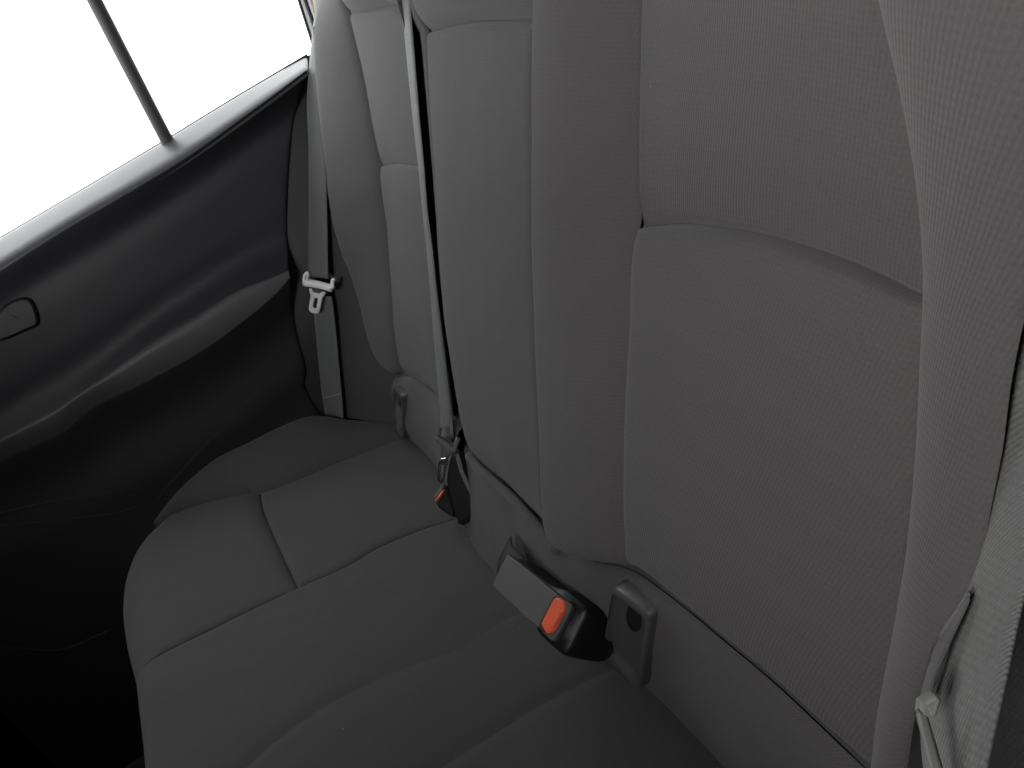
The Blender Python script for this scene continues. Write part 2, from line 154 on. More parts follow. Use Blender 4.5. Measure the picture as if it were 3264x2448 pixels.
'bk_dim': [(0.0866, 0.0294, 0.0248)],
'bk_btn': [(0.0249, 0.0129, -0.0000), (0.0290, 0.0142, -0.0000), (0.0340, 0.0142, -0.0000), (0.0380, 0.0098, -0.0000), (0.0373, -0.0069, -0.0000), (0.0317, -0.0133, -0.0000), (0.0223, -0.0107, -0.0000), (0.0220, -0.0084, -0.0000), (0.0229, 0.0105, -0.0000)],
'bk_frame': [(0.0238, 0.0144, 0.0000), (0.0429, 0.0167, 0.0000), (0.0410, -0.0153, 0.0000), (0.0219, -0.0128, -0.0000), (0.0214, -0.0094, -0.0000), (0.0213, 0.0115, -0.0000)],
'bk_ridge': [(0.0323, 0.0096, -0.0000), (0.0378, 0.0094, -0.0000), (0.0368, -0.0069, -0.0000), (0.0324, -0.0085, -0.0000)],
}

TB, TC = 0.4164, 0.2007
BN = Vector((-math.cos(TB), 0, math.sin(TB)))      # outward normal of the backrest
BU = Vector((math.sin(TB), 0, math.cos(TB)))       # up along the backrest
CN = Vector((math.sin(TC), 0, math.cos(TC)))       # cushion normal
CD = Vector((-math.cos(TC), 0, math.sin(TC)))      # forward along the cushion
V = Vector
def C(name): return [Vector(p) for p in D[name]]

# ------------------------------------------------------------------ materials
def mat(name, rgb, rough=0.6, metal=0.0, spec=0.5, sheen=0.0, var=0.12, vscale=9.0, fine=0.0, fscale=900.0,
        weave=None, bump=0.0, tint=None):
    m = bpy.data.materials.new(name); m.use_nodes = True
    nt = m.node_tree; N = nt.nodes; L = nt.links
    b = N['Principled BSDF']
    b.inputs['Roughness'].default_value = rough
    b.inputs['Metallic'].default_value = metal
    b.inputs['Specular IOR Level'].default_value = spec
    if sheen:
        b.inputs['Sheen Weight'].default_value = sheen
        b.inputs['Sheen Roughness'].default_value = 0.5
    geo = N.new('ShaderNodeNewGeometry')
    n1 = N.new('ShaderNodeTexNoise'); n1.inputs['Scale'].default_value = vscale; n1.inputs['Detail'].default_value = 4
    L.new(geo.outputs['Position'], n1.inputs['Vector'])
    mx = N.new('ShaderNodeMix'); mx.data_type = 'RGBA'
    lo = [c * (1 - var) for c in rgb]; hi = [c * (1 + var) for c in rgb]
    if tint:
        lo = [a * t for a, t in zip(lo, tint)]
    mx.inputs['A'].default_value = (*lo, 1); mx.inputs['B'].default_value = (*hi, 1)
    L.new(n1.outputs['Fac'], mx.inputs['Factor'])
    colour = mx.outputs['Result']
    height = None
    if fine:
        n2 = N.new('ShaderNodeTexNoise'); n2.inputs['Scale'].default_value = fscale; n2.inputs['Detail'].default_value = 2
        L.new(geo.outputs['Position'], n2.inputs['Vector'])
        mr = N.new('ShaderNodeMapRange')
        mr.inputs['From Min'].default_value = 0.25; mr.inputs['From Max'].default_value = 0.75
        mr.inputs['To Min'].default_value = 1 - fine; mr.inputs['To Max'].default_value = 1 + fine
        L.new(n2.outputs['Fac'], mr.inputs['Value'])
        mu = N.new('ShaderNodeVectorMath'); mu.operation = 'SCALE'
        L.new(colour, mu.inputs[0]); L.new(mr.outputs['Result'], mu.inputs['Scale'])
        colour = mu.outputs['Vector']
        height = n2.outputs['Fac']
    if weave:
        du, dv, diag = weave
        uv = N.new('ShaderNodeUVMap'); uv.uv_map = 'UVMap'
        sp = N.new('ShaderNodeSeparateXYZ'); L.new(uv.outputs['UV'], sp.inputs[0])
        def wave(a, bb, ka, kb):
            m1 = N.new('ShaderNodeMath'); m1.operation = 'MULTIPLY'; m1.inputs[1].default_value = ka; L.new(a, m1.inputs[0])
            m2 = N.new('ShaderNodeMath'); m2.operation = 'MULTIPLY_ADD'; m2.inputs[1].default_value = kb
            L.new(bb, m2.inputs[0]); L.new(m1.outputs[0], m2.inputs[2])
            s = N.new('ShaderNodeMath'); s.operation = 'SINE'; L.new(m2.outputs[0], s.inputs[0])
            return s.outputs[0]
        tp = 2 * math.pi
        w1 = wave(sp.outputs[0], sp.outputs[1], tp / du, diag * tp / dv)
        w2 = wave(sp.outputs[1], sp.outputs[0], tp / dv, 0.0)
        pr = N.new('ShaderNodeMath'); pr.operation = 'MULTIPLY_ADD'
        L.new(w2, pr.inputs[0]); pr.inputs[1].default_value = 0.7; L.new(w1, pr.inputs[2])
        # woven thread tone
        mr2 = N.new('ShaderNodeMapRange')
        mr2.inputs['From Min'].default_value = -1.7; mr2.inputs['From Max'].default_value = 1.7
        mr2.inputs['To Min'].default_value = 0.93; mr2.inputs['To Max'].default_value = 1.07
        L.new(pr.outputs[0], mr2.inputs['Value'])
        mu2 = N.new('ShaderNodeVectorMath'); mu2.operation = 'SCALE'
        L.new(colour, mu2.inputs[0]); L.new(mr2.outputs['Result'], mu2.inputs['Scale'])
        colour = mu2.outputs['Vector']
        if height is not None:
            ad = N.new('ShaderNodeMath'); ad.operation = 'MULTIPLY_ADD'; ad.inputs[1].default_value = 0.35
            L.new(pr.outputs[0], ad.inputs[0]); L.new(height, ad.inputs[2]); height = ad.outputs[0]
        else:
            height = pr.outputs[0]
    if bump and height is not None:
        bp = N.new('ShaderNodeBump'); bp.inputs['Strength'].default_value = bump; bp.inputs['Distance'].default_value = 0.0006
        L.new(height, bp.inputs['Height']); L.new(bp.outputs['Normal'], b.inputs['Normal'])
    L.new(colour, b.inputs['Base Color'])
    return m

M = {}
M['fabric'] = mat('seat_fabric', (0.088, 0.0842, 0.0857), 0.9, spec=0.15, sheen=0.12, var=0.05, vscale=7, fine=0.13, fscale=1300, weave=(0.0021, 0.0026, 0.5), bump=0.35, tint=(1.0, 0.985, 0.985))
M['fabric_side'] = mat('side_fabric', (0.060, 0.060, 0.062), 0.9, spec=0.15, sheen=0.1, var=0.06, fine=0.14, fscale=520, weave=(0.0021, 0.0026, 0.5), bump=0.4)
M['webbing'] = mat('belt_webbing', (0.125, 0.130, 0.128), 0.62, spec=0.4, sheen=0.15, var=0.04, fine=0.08, fscale=700, weave=(0.0020, 0.0024, 1.0), bump=0.5)
M['webbing_black'] = mat('black_webbing', (0.016, 0.016, 0.017), 0.5, spec=0.4, var=0.1, fine=0.1, weave=(0.0020, 0.0024, 1.0), bump=0.5)
M['door_trim'] = mat('door_trim', (0.029, 0.027, 0.032), 0.5, spec=0.45, var=0.08, fine=0.10, fscale=900, bump=0.6)
M['sill_trim'] = mat('sill_trim', (0.06, 0.059, 0.062), 0.40, spec=0.6, var=0.06, fine=0.06, fscale=1500, bump=0.2)  # same trim as the door, lightened to carry light on the sill
M['armrest_trim'] = mat('armrest_trim', (0.10, 0.10, 0.102), 0.45, spec=0.4, var=0.06, fine=0.06, fscale=1500, bump=0.2)  # paler than the door plastic; light on its top put into colour
M['plastic'] = mat('dark_plastic', (0.085, 0.085, 0.087), 0.38, spec=0.5, var=0.06, fine=0.05, fscale=1800, bump=0.15)
M['black'] = mat('black_plastic', (0.011, 0.011, 0.012), 0.45, spec=0.4, var=0.1, fine=0.05, fscale=1800, bump=0.15)
M['grey_plastic'] = mat('grey_plastic', (0.11, 0.112, 0.11), 0.4, spec=0.5, var=0.05, fine=0.04, fscale=1500, bump=0.1)
M['pale_grey'] = mat('pale_grey_plastic', (0.19, 0.20, 0.19), 0.5, spec=0.4, var=0.04, fine=0.03)
M['lower_trim'] = mat('lower_trim', (0.020, 0.020, 0.022), 0.5, spec=0.4, var=0.08, fine=0.06, fscale=1500, bump=0.25)
M['red'] = mat('red_button', (0.90, 0.150, 0.065), 0.38, spec=0.5, var=0.04, fine=0.02)
M['metal'] = mat('bright_metal', (0.92, 0.92, 0.92), 0.4, metal=0.35, var=0.03)  # mostly diffuse white; reflected brightness of the plate put into its colour
M['dim_red'] = mat('dim_red', (0.16, 0.015, 0.02), 0.6, var=0.05)
M['steel'] = mat('steel', (0.6, 0.6, 0.6), 0.25, metal=1.0, var=0.05)
M['white_plastic'] = mat('pale_plastic', (0.92, 0.92, 0.92), 0.3, var=0.03)
M['rubber'] = mat('rubber_seal', (0.03, 0.03, 0.032), 0.6, var=0.1)
M['divider'] = mat('divider_trim', (0.055, 0.048, 0.048), 0.55, var=0.1)
M['paint'] = mat('white_body_paint', (0.78, 0.79, 0.80), 0.2, var=0.02)  # white stands in for overexposure on the painted frame and jamb
M['beige'] = mat('beige_lining', (0.62, 0.52, 0.42), 0.9, var=0.05, fine=0.1)
M['roof_cloth'] = mat('roof_cloth', (0.18, 0.178, 0.175), 0.95, spec=0.1, var=0.05, fine=0.1)
M['carpet'] = mat('floor_carpet', (0.012, 0.012, 0.013), 1.0, spec=0.05, var=0.2, fine=0.4, fscale=400)
M['thread'] = mat('stitch_thread', (0.35, 0.35, 0.34), 0.7, var=0.1)

g = bpy.data.materials.new('window_glass'); g.use_nodes = True
nt = g.node_tree; nt.nodes.clear()
o_ = nt.nodes.new('ShaderNodeOutputMaterial'); tr = nt.nodes.new('ShaderNodeBsdfTransparent'); gl = nt.nodes.new('ShaderNodeBsdfGlossy')
tr.inputs['Color'].default_value = (0.93, 0.95, 0.94, 1); gl.inputs['Roughness'].default_value = 0.02
fr = nt.nodes.new('ShaderNodeFresnel'); fr.inputs['IOR'].default_value = 1.3
mxs = nt.nodes.new('ShaderNodeMixShader')
nt.links.new(fr.outputs[0], mxs.inputs[0]); nt.links.new(tr.outputs[0], mxs.inputs[1]); nt.links.new(gl.outputs[0], mxs.inputs[2])
nt.links.new(mxs.outputs[0], o_.inputs[0])
M['glass'] = g

# ------------------------------------------------------------------ helpers
def link(name, mesh, m, parent=None, smooth=True):
    o = bpy.data.objects.new(name, mesh)
    COL.objects.link(o)
    if m: mesh.materials.append(M[m])
    if parent is not None: o.parent = parent
    if smooth:
        for p in mesh.polygons: p.use_smooth = True
    return o
def mesh_of(name, vs, fs, uv=None):
    me = bpy.data.meshes.new(name)
    me.from_pydata([tuple(v) for v in vs], [], fs)
    if uv is not None:
        ul = me.uv_layers.new(name='UVMap')
        for lp in me.loops: ul.data[lp.index].uv = uv[lp.vertex_index]
    me.update()
    return me
def thing(name, label, cat, loc=(0, 0, 0), group=None):
    o = bpy.data.objects.new(name, None); COL.objects.link(o)
    o.empty_display_size = 0.05
    o.location = loc
    tag(o, label, cat, group); return o
def tag(o, label, cat, group=None):
    o['label'] = label; o['category'] = cat
    if group: o['group'] = group
    return o
def sm(pts, ts):
    """Catmull-Rom through pts, sampled at arc-length fractions ts"""
    P = [Vector(p) for p in pts]
    if len(P) == 2: return [P[0].lerp(P[1], t) for t in ts]
    E = [P[0] * 2 - P[1]] + P + [P[-1] * 2 - P[-2]]
    dense = []
    for i in range(1, len(E) - 2):
        a, b, c, d = E[i - 1], E[i], E[i + 1], E[i + 2]
        for k in range(12):
            t = k / 12
            dense.append(0.5 * ((2 * b) + (c - a) * t + (2 * a - 5 * b + 4 * c - d) * t * t + (3 * b - a - 3 * c + d) * t ** 3))
    dense.append(P[-1].copy())
    L = [0.0]
    for i in range(1, len(dense)): L.append(L[-1] + (dense[i] - dense[i - 1]).length)
    out = []; j = 0
    for t in ts:
        s = t * L[-1]
        while j < len(L) - 2 and L[j + 1] < s: j += 1
        seg = L[j + 1] - L[j]
        out.append(dense[j].lerp(dense[j + 1], 0 if seg < 1e-9 else max(0, min(1, (s - L[j]) / seg))))
    return out
def length(pts): return sum((Vector(pts[i + 1]) - Vector(pts[i])).length for i in range(len(pts) - 1))
def params(L, nmid):
    e = [0, .001, .002, .0035, .0055, .008, .0115, .016, .022, .03]
    a = [x / L for x in e if x / L < 0.3]
    m = [a[-1] + (1 - 2 * a[-1]) * k / nmid for k in range(1, nmid)]
    return a + m + [1 - x for x in reversed(a)]
def rnd(d, r):
    if r < 0:
        return 1.0 if d >= -r else .5 - .5 * math.cos(math.pi * d / -r)
    if d >= r: return 1.0
    x = 1 - d / r
    return math.sqrt(max(0.0, 1 - x * x))
def panel(name, top, bot, left, right, nrm, m, parent=None, bulge=0.0, dip=((.005, .012),) * 4, und=0.0006, nm=(26, 26), flat=1.0, seed=0.0, kind='arch', skew=0.0):
    """upholstery panel between four seams: rounded off into each seam (dip = depth, radius for top, bottom, left, right)"""
    top, bot, left, right = [[Vector(p) for p in c] for c in (top, bot, left, right)]
    for a, i, b, j in ((top, 0, left, 0), (top, -1, right, 0), (bot, 0, left, -1), (bot, -1, right, -1)):
        mid = (a[i] + b[j]) / 2; a[i] = mid.copy(); b[j] = mid.copy()
    W = max((length(top) + length(bot)) / 2, 1e-4); Hh = max((length(left) + length(right)) / 2, 1e-4)
    A = params(W, nm[0]); B = params(Hh, nm[1])
    T, Bo, Lf, Rt = sm(top, A), sm(bot, A), sm(left, B), sm(right, B)
    vs, uv = [], []
    na, nb = len(A), len(B)
    for j, b in enumerate(B):
        wl = (Rt[j] - Lf[j]).length
        for i, a in enumerate(A):
            hl = (Bo[i] - T[i]).length
            p = T[i] * (1 - b) + Bo[i] * b + Lf[j] * (1 - a) + Rt[j] * a \
                - (T[0] * (1 - a) * (1 - b) + T[-1] * a * (1 - b) + Bo[0] * (1 - a) * b + Bo[-1] * a * b)
            aa = a ** (1 + skew) if skew >= 0 else 1 - (1 - a) ** (1 - skew)
            h = bulge * (4 * aa * (1 - aa)) ** flat * (4 * b * (1 - b)) ** (flat * .7 if kind == 'arch' else 0.0)
            ds = (b * hl, (1 - b) * hl, a * wl, (1 - a) * wl)
            sink = 0.0
            for d, (dep, r) in zip(ds, dip):
                if dep:
                    rr = r * (1 + .18 * noise.noise(p * 22 + Vector((seed, 0, 7))))
                    sink = max(sink, dep * (1 - rnd(d, rr)))
            h -= sink
            edge = min(1.0, min(ds) / .01)
            h += und * edge * (noise.noise(p * 13 + Vector((seed, 3, 0))) + .5 * noise.noise(p * 34 + Vector((0, seed, 5))))
            vs.append(p + nrm * h); uv.append((a * W, b * Hh))
    fs = [(j * na + i, j * na + i + 1, (j + 1) * na + i + 1, (j + 1) * na + i) for j in range(nb - 1) for i in range(na - 1)]
    me = mesh_of(name, vs, fs, uv)
    # face outward
    s = sum((Vector(p.normal).dot(nrm)) * p.area for p in me.polygons)
    if s < 0: me.flip_normals()
    return link(name, me, m, parent)
def ribbon(name, lc, rc, thick, m, parent=None, n=60, nw=6, sag=0.0, towards=V((-.2, -.9, .3))):
    """flat strap between two edge curves, with thickness and softly rounded edges"""
    ts = [k / (n - 1) for k in range(n)]
    Lc, Rc = sm(lc, ts), sm(rc, ts)
    vs, uv, fs = [], [], []
    ring = 2 * (nw + 1)
    acc = 0
    for k in range(n):
        a, b = Lc[k], Rc[k]
        tan = ((Lc[min(k + 1, n - 1)] + Rc[min(k + 1, n - 1)]) - (Lc[max(k - 1, 0)] + Rc[max(k - 1, 0)])).normalized()
        nn = tan.cross(b - a).normalized()
        if nn.dot(towards) < 0: nn = -nn
        wd = (b - a).length
        if k: acc += ((Lc[k] + Rc[k]) / 2 - (Lc[k - 1] + Rc[k - 1]) / 2).length
        for side in (1, -1):
            for i in range(nw + 1):
                t = i / nw if side == 1 else 1 - i / nw
                e = 1 - abs(2 * t - 1) ** 8
                vs.append(a.lerp(b, t) + nn * (side * thick * .5 * (.35 + .65 * e) + sag * 4 * t * (1 - t)))
                uv.append((t * wd, acc))
    for k in range(n - 1):
        for i in range(ring):
            j = (i + 1) % ring
            fs.append((k * ring + i, k * ring + j, (k + 1) * ring + j, (k + 1) * ring + i))
    fs.append(tuple(range(ring))); fs.append(tuple((n - 1) * ring + i for i in reversed(range(ring))))
    me = mesh_of(name, vs, fs, uv)
    bm = bmesh.new(); bm.from_mesh(me); bmesh.ops.recalc_face_normals(bm, faces=bm.faces); bm.to_mesh(me); bm.free()
    return link(name, me, m, parent)
def tube(name, pts, r, m, parent=None, n=None, seg=10, squash=None, taper=None):
    n = n or max(8, len(pts) * 5)
    ts = [k / (n - 1) for k in range(n)]
    P = sm(pts, ts)
    vs, fs = [], []
    ref = Vector((0.1, 0.3, 0.95))
    for k in range(n):
        tan = (P[min(k + 1, n - 1)] - P[max(k - 1, 0)]).normalized()
        if squash is not None: a = (squash - tan * squash.dot(tan)).normalized(); sa, sb = r[0], r[1]
        else:
            a = (ref - tan * ref.dot(tan)).normalized(); sa = sb = r
        b = tan.cross(a)
        q = 1.0 if not taper else taper(ts[k])
        for i in range(seg):
            t = 2 * math.pi * i / seg
            vs.append(P[k] + a * (sa * q * math.cos(t)) + b * (sb * q * math.sin(t)))
    for k in range(n - 1):
        for i in range(seg):
            j = (i + 1) % seg
            fs.append((k * seg + i, k * seg + j, (k + 1) * seg + j, (k + 1) * seg + i))
    fs.append(tuple(reversed(range(seg)))); fs.append(tuple((n - 1) * seg + i for i in range(seg)))
    me = mesh_of(name, vs, fs)
    bm = bmesh.new(); bm.from_mesh(me); bmesh.ops.recalc_face_normals(bm, faces=bm.faces); bm.to_mesh(me); bm.free()
    return link(name, me, m, parent)
def chaikin(pts, it=2, keep=.25):
    P = [Vector(p) for p in pts]
    for _ in range(it):
        Q = []
        for i in range(len(P)):
            a, b = P[i], P[(i + 1) % len(P)]
            Q += [a.lerp(b, keep), a.lerp(b, 1 - keep)]
        P = Q; keep = .25
    return P
def inset(poly, nrm, d):
    c = sum(poly, Vector()) / len(poly)
    out = []
    n = len(poly)
    for i in range(n):
        t = (poly[(i + 1) % n] - poly[i - 1]).normalized()
        q = nrm.cross(t)
        if q.dot(c - poly[i]) < 0 and True:
            pass
        out.append(q)
    # consistent side
    s = sum(q.dot(c - p) for q, p in zip(out, poly))
    sg = 1 if s > 0 else -1
    return [p + q * (sg * d) for p, q in zip(poly, out)]
def loft(name, rings, m, parent=None, cap_first=False, cap_last=True, smooth=False):
    n = len(rings[0]); vs = [p for r in rings for p in r]; fs = []
    for k in range(len(rings) - 1):
        for i in range(n):
            j = (i + 1) % n
            fs.append((k * n + i, k * n + j, (k + 1) * n + j, (k + 1) * n + i))
    if cap_first: fs.append(tuple(reversed(range(n))))
    if cap_last: fs.append(tuple((len(rings) - 1) * n + i for i in range(n)))
    me = mesh_of(name, vs, fs)
    bm = bmesh.new(); bm.from_mesh(me); bmesh.ops.recalc_face_normals(bm, faces=bm.faces)
    big = [f for f in bm.faces if len(f.verts) > 4]
    bmesh.ops.triangulate(bm, faces=big)
    bm.to_mesh(me); bm.free()
    return link(name, me, m, parent, smooth)
def slab(name, poly, nrm, t, m, parent=None, bev=0.0008, cup=0.0, smooth=True):
    """plate with bevelled front edge, front at +t/2 along nrm"""
    r = [[p - nrm * (t / 2) for p in poly], [p + nrm * (t / 2 - bev) for p in poly],
         [p + nrm * (t / 2 - bev * .3) for p in inset(poly, nrm, bev * .35)], [p + nrm * (t / 2) for p in inset(poly, nrm, bev)]]
    o = loft(name, r, m, parent, cap_first=True)
    return o
def ringplate(name, outer, inner, nrm, t, m, parent=None, bev=.0006, n=64):
    """flat plate with one hole"""
    def rs(poly):
        q = [Vector(p) for p in poly] + [Vector(poly[0])]
        L = [0]
        for i in range(1, len(q)): L.append(L[-1] + (q[i] - q[i - 1]).length)
        out = []
        for k in range(n):
            s = k / n * L[-1]; j = max(i for i in range(len(L) - 1) if L[i] <= s)
            out.append(q[j].lerp(q[j + 1], (s - L[j]) / max(1e-9, L[j + 1] - L[j])))
        return out
    co = sum(inner, Vector()) / len(inner)
    O = rs(outer); I = rs(inner)
    # match by angle about the hole centre
    ax = (O[0] - co); ax = (ax - nrm * ax.dot(nrm)).normalized(); ay = nrm.cross(ax)
    ang = lambda p: math.atan2((p - co).dot(ay), (p - co).dot(ax))
    O.sort(key=ang); I.sort(key=ang)
    up, dn = nrm * (t / 2), -nrm * (t / 2)
    rings = [[p + dn for p in I], [p + dn for p in O], [p + up - nrm * bev for p in O], [p + up for p in inset(O, nrm, bev)], [p + up for p in inset(I, nrm, -bev)], [p + up - nrm * bev for p in I], [p + dn for p in I]]
    return loft(name, rings, m, parent, cap_last=False)
def box_at(name, o, ax, size, m, parent=None, bev=.002, taper=1.0):
    """bevelled block: centre o, axes ax, full size; taper scales width at -x end"""
    bm = bmesh.new(); bmesh.ops.create_cube(bm, size=1.0)
    for v in bm.verts:
        k = taper if v.co.x < 0 else 1.0
        v.co = Vector((v.co.x * size[0], v.co.y * size[1] * k, v.co.z * size[2]))
    bmesh.ops.bevel(bm, geom=list(bm.edges), offset=bev, segments=3, profile=.5, affect='EDGES')
    for v in bm.verts: v.co = o + ax[0] * v.co.x + ax[1] * v.co.y + ax[2] * v.co.z
    bmesh.ops.recalc_face_normals(bm, faces=bm.faces)
    me = bpy.data.meshes.new(name); bm.to_mesh(me); bm.free()
    return link(name, me, m, parent)
def plain_box(name, lo, hi, m, kind=None):
    vs = [(x, y, z) for x in (lo[0], hi[0]) for y in (lo[1], hi[1]) for z in (lo[2], hi[2])]
    fs = [(0, 1, 3, 2), (4, 6, 7, 5), (0, 4, 5, 1), (2, 3, 7, 6), (0, 2, 6, 4), (1, 5, 7, 3)]
    o = link(name, mesh_of(name, vs, fs), m, None, False)
    if kind: o['kind'] = kind
    return o

# ------------------------------------------------------------------ the setting, with added light blocks
plain_box('floor', (-1.5, -0.85, -0.40), (0.80, 0.74, -0.32), 'carpet', 'structure')
plain_box('roof_lining', (-1.5, -0.80, 0.82), (0.75, 0.64, 0.95), 'roof_cloth', 'structure')  # unseen roof, set low and dark to cut light on the cushion
plain_box('near_side_light_block', (-2.2, -0.86, -0.40), (0.80, -0.80, 0.50), 'door_trim', 'structure')  # unseen, added to close the near side against light
plain_box('near_pillar_wall', (-0.60, -0.86, 0.50), (0.80, -0.80, 0.92), 'door_trim', 'structure')  # unseen, added to block most of the near window opening
plain_box('rear_wall', (0.42, -0.80, -0.40), (0.47, 0.72, 0.92), 'carpet', 'structure')  # unseen, added to keep out light from behind the seat
plain_box('far_side_wall', (-2.2, 0.735, -0.40), (0.80, 0.76, 0.46), 'door_trim', 'structure')
plain_box('centre_pillar_wall', (-1.1, 0.69, 0.30), (-0.58, 0.73, 0.92), 'door_trim', 'structure')  # unseen pillar widened forward to cut window light on the cushion
plain_box('front_bulkhead', (-0.87, -0.80, -0.32), (-0.87+0.10, 0.66, 0.61), 'carpet', 'structure')  # unseen block in place of the front seats, shades cushion and lower backrest


# ------------------------------------------------------------------ near backrest (centre and near seat)
nb = thing('backrest', 'dark grey fabric backrest nearest the camera, with wide insert and centre panel', 'backrest', (0.05, -0.2, 0.2))
def under(o):   # keep world position below an offset empty
    for c in bpy.data.objects:
        if c.parent is o: c.matrix_parent_inverse = Matrix.Translation(-o.location)
cA, cB, cAu, cBu = C('cA'), C('cB'), C('cAu'), C('cBu')
topU = lambda a, b, k=6: [a.lerp(b, i / k) for i in range(k + 1)]
F2 = (.0035, .007); FW = (.010, .038); NO = (0, .01); SF = (.0035, .009)
panel('centre_panel', C('c_crease'), C('c_bot'), cA, cB, BN, 'fabric', nb, .010, ((.010, .008), (.005, .012), (.005, .012), F2), flat=.8, seed=1)
panel('centre_head_panel', topU(cAu[0], cBu[0]), C('c_crease'), cAu, cBu, BN, 'fabric', nb, .012, (NO, (.010, .05), (.008, .015), F2), flat=.7, seed=2)
panel('inner_bolster', topU(cBu[0], C('cCu')[0]), C('b_bot'), cBu[:-1] + cB, C('cCu')[:-1] + C('cCl'), BN, 'fabric', nb, .008, (NO, (.006, .012), F2, (.0035, .012)), flat=.7, seed=3, kind='long', skew=-.25)
panel('upper_insert', topU(C('cCu')[0], C('cDu')[0]), C('i_crease'), C('cCu'), C('cDu'), BN, 'fabric', nb, .004, (NO, (.007, .060), F2, (.003, .012)), flat=.8, seed=4, nm=(36, 30))
panel('lower_insert', C('i_crease'), C('i_bot'), C('cCl'), C('cDl'), BN, 'fabric', nb, .008, ((.007, .004), (.008, .015), (.0035, .012), (.003, .012)), flat=.6, seed=5, nm=(36, 30))
cE = C('cE'); cD = C('cDu')[:-1] + C('cDl')
panel('outer_bolster', topU(cD[0], cE[0]), topU(cD[-1], cE[-1]), cD, cE, BN, 'fabric', nb, .006, (NO, NO, (.003, .010), NO), flat=.6, seed=6, kind='long', nm=(18, 40))
sd = [p + V((.05, .06, 0)) for p in cE]
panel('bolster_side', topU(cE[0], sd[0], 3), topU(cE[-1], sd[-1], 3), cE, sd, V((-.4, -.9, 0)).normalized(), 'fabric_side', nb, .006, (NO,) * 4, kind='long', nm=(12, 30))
ie = cAu[:-1] + cA; ie = [p + V((.006, .052, 0)).lerp(V((.020, .030, 0)), k / (len(ie) - 1)) for k, p in enumerate(ie)]
panel('inner_edge', topU(ie[0], cAu[0], 3), topU(ie[-1], cA[-1], 3), ie, cAu[:-1] + cA, BN, 'fabric', nb, .002, (NO, NO, (.008, .008), (.005, .008)), kind='long', nm=(6, 30))
sk = panel('skirt', C('nk_t'), C('nk_b'), topU(C('nk_t')[0], C('nk_b')[0]), topU(C('nk_t')[-1], C('nk_b')[-1]), BN, 'fabric', nb, .006, ((.003, .012), (.005, .015), NO, NO), und=.0012, nm=(60, 12), seed=7)
sk['label'] = 'fabric skirt along the bottom of the backrest'
kt = C('nk_t'); ku = [p + BU * .035 - BN * .016 for p in kt]; kd = [p - BN * .004 for p in kt]
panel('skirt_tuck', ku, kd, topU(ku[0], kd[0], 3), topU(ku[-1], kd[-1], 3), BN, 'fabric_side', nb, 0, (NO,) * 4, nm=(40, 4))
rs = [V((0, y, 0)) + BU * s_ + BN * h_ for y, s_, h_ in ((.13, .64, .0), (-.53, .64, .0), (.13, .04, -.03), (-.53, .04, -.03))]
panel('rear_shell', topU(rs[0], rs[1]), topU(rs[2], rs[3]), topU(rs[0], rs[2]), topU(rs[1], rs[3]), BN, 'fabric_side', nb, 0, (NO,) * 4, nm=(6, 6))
for c in (cA, cB, C('cCu'), C('cCl'), C('cDu'), C('i_crease'), C('c_crease')):
    tube('seam_tape', [p - BN * .013 for p in c], .007, 'fabric_side', nb, seg=6, n=24)
tube('lip', C('lip'), .0045, 'fabric', nb)
under(nb)

# ------------------------------------------------------------------ far backrest
fb = thing('backrest', 'narrow dark grey backrest by the far door with curved side bolster', 'backrest', (0.08, 0.4, 0.2))
fS = C('fSu')[:-1] + C('fS')[:-1] + C('fSl')
fO = C('fO')
panel('outer_bolster', topU(fO[0], fS[0]), topU(fO[-1], fS[-1]), fO, fS, BN, 'fabric', fb, .008, (NO, (.006, .012), (.014, .03), (.005, .014)), flat=.6, seed=8, kind='long', nm=(20, 40), skew=.2)
panel('upper_insert', C('f_top'), C('f_crease'), C('fS'), C('fR'), BN, 'fabric', fb, .006, ((.010, .010), (.006, .045), (.005, .008), NO), seed=9)
panel('lower_insert', C('f_crease'), C('f_bot'), C('fSl'), C('fRl'), BN, 'fabric', fb, .008, ((.006, .004), (.010, .02), (.005, .008), NO), seed=10, flat=.7)
panel('head_panel', topU(C('fSu')[0], C('fRu')[0]), C('f_top'), C('fSu'), C('fRu'), BN, 'fabric', fb, .02, (NO, (.010, .02), (.004, .01), NO), seed=11)
panel('inner_edge', topU(C('fRu')[0], C('fRu')[0] + V((.03, -.008, 0)), 3), topU(C('fRl')[-1], C('fRl')[-1] + V((.03, -.008, 0)), 3),
      C('fRu')[:-1] + C('fR')[:-1] + C('fRl'), [p + V((.03, -.008, 0)) for p in C('fRu')[:-1] + C('fR')[:-1] + C('fRl')], BN, 'fabric_side', fb, 0, (NO,) * 4, kind='long', nm=(4, 30))
panel('side_wing', topU(C('wing_l')[0], C('wing_r')[0], 3), topU(C('wing_l')[-1], C('wing_r')[-1], 3), C('wing_l'), C('wing_r'), V((-.5, -.8, .2)).normalized(), 'fabric_side', fb, .004, (NO,) * 4, kind='long', nm=(12, 30))
rs = [V((0, y, 0)) + BU * s_ + BN * h_ for y, s_, h_ in ((.66, .72, .01), (.12, .72, .01), (.66, .02, -.03), (.12, .02, -.03))]
panel('rear_shell', topU(rs[0], rs[1]), topU(rs[2], rs[3]), topU(rs[0], rs[2]), topU(rs[1], rs[3]), BN, 'fabric_side', fb, 0, (NO,) * 4, nm=(6, 6))
sd = [p + V((.05, .035, 0)) for p in fO]
panel('bolster_side', topU(sd[0], fO[0], 3), topU(sd[-1], fO[-1], 3), sd, [p - BN * .014 for p in fO], V((-.5, .8, 0)).normalized(), 'fabric_side', fb, .0, (NO,) * 4, kind='long', nm=(6, 30))
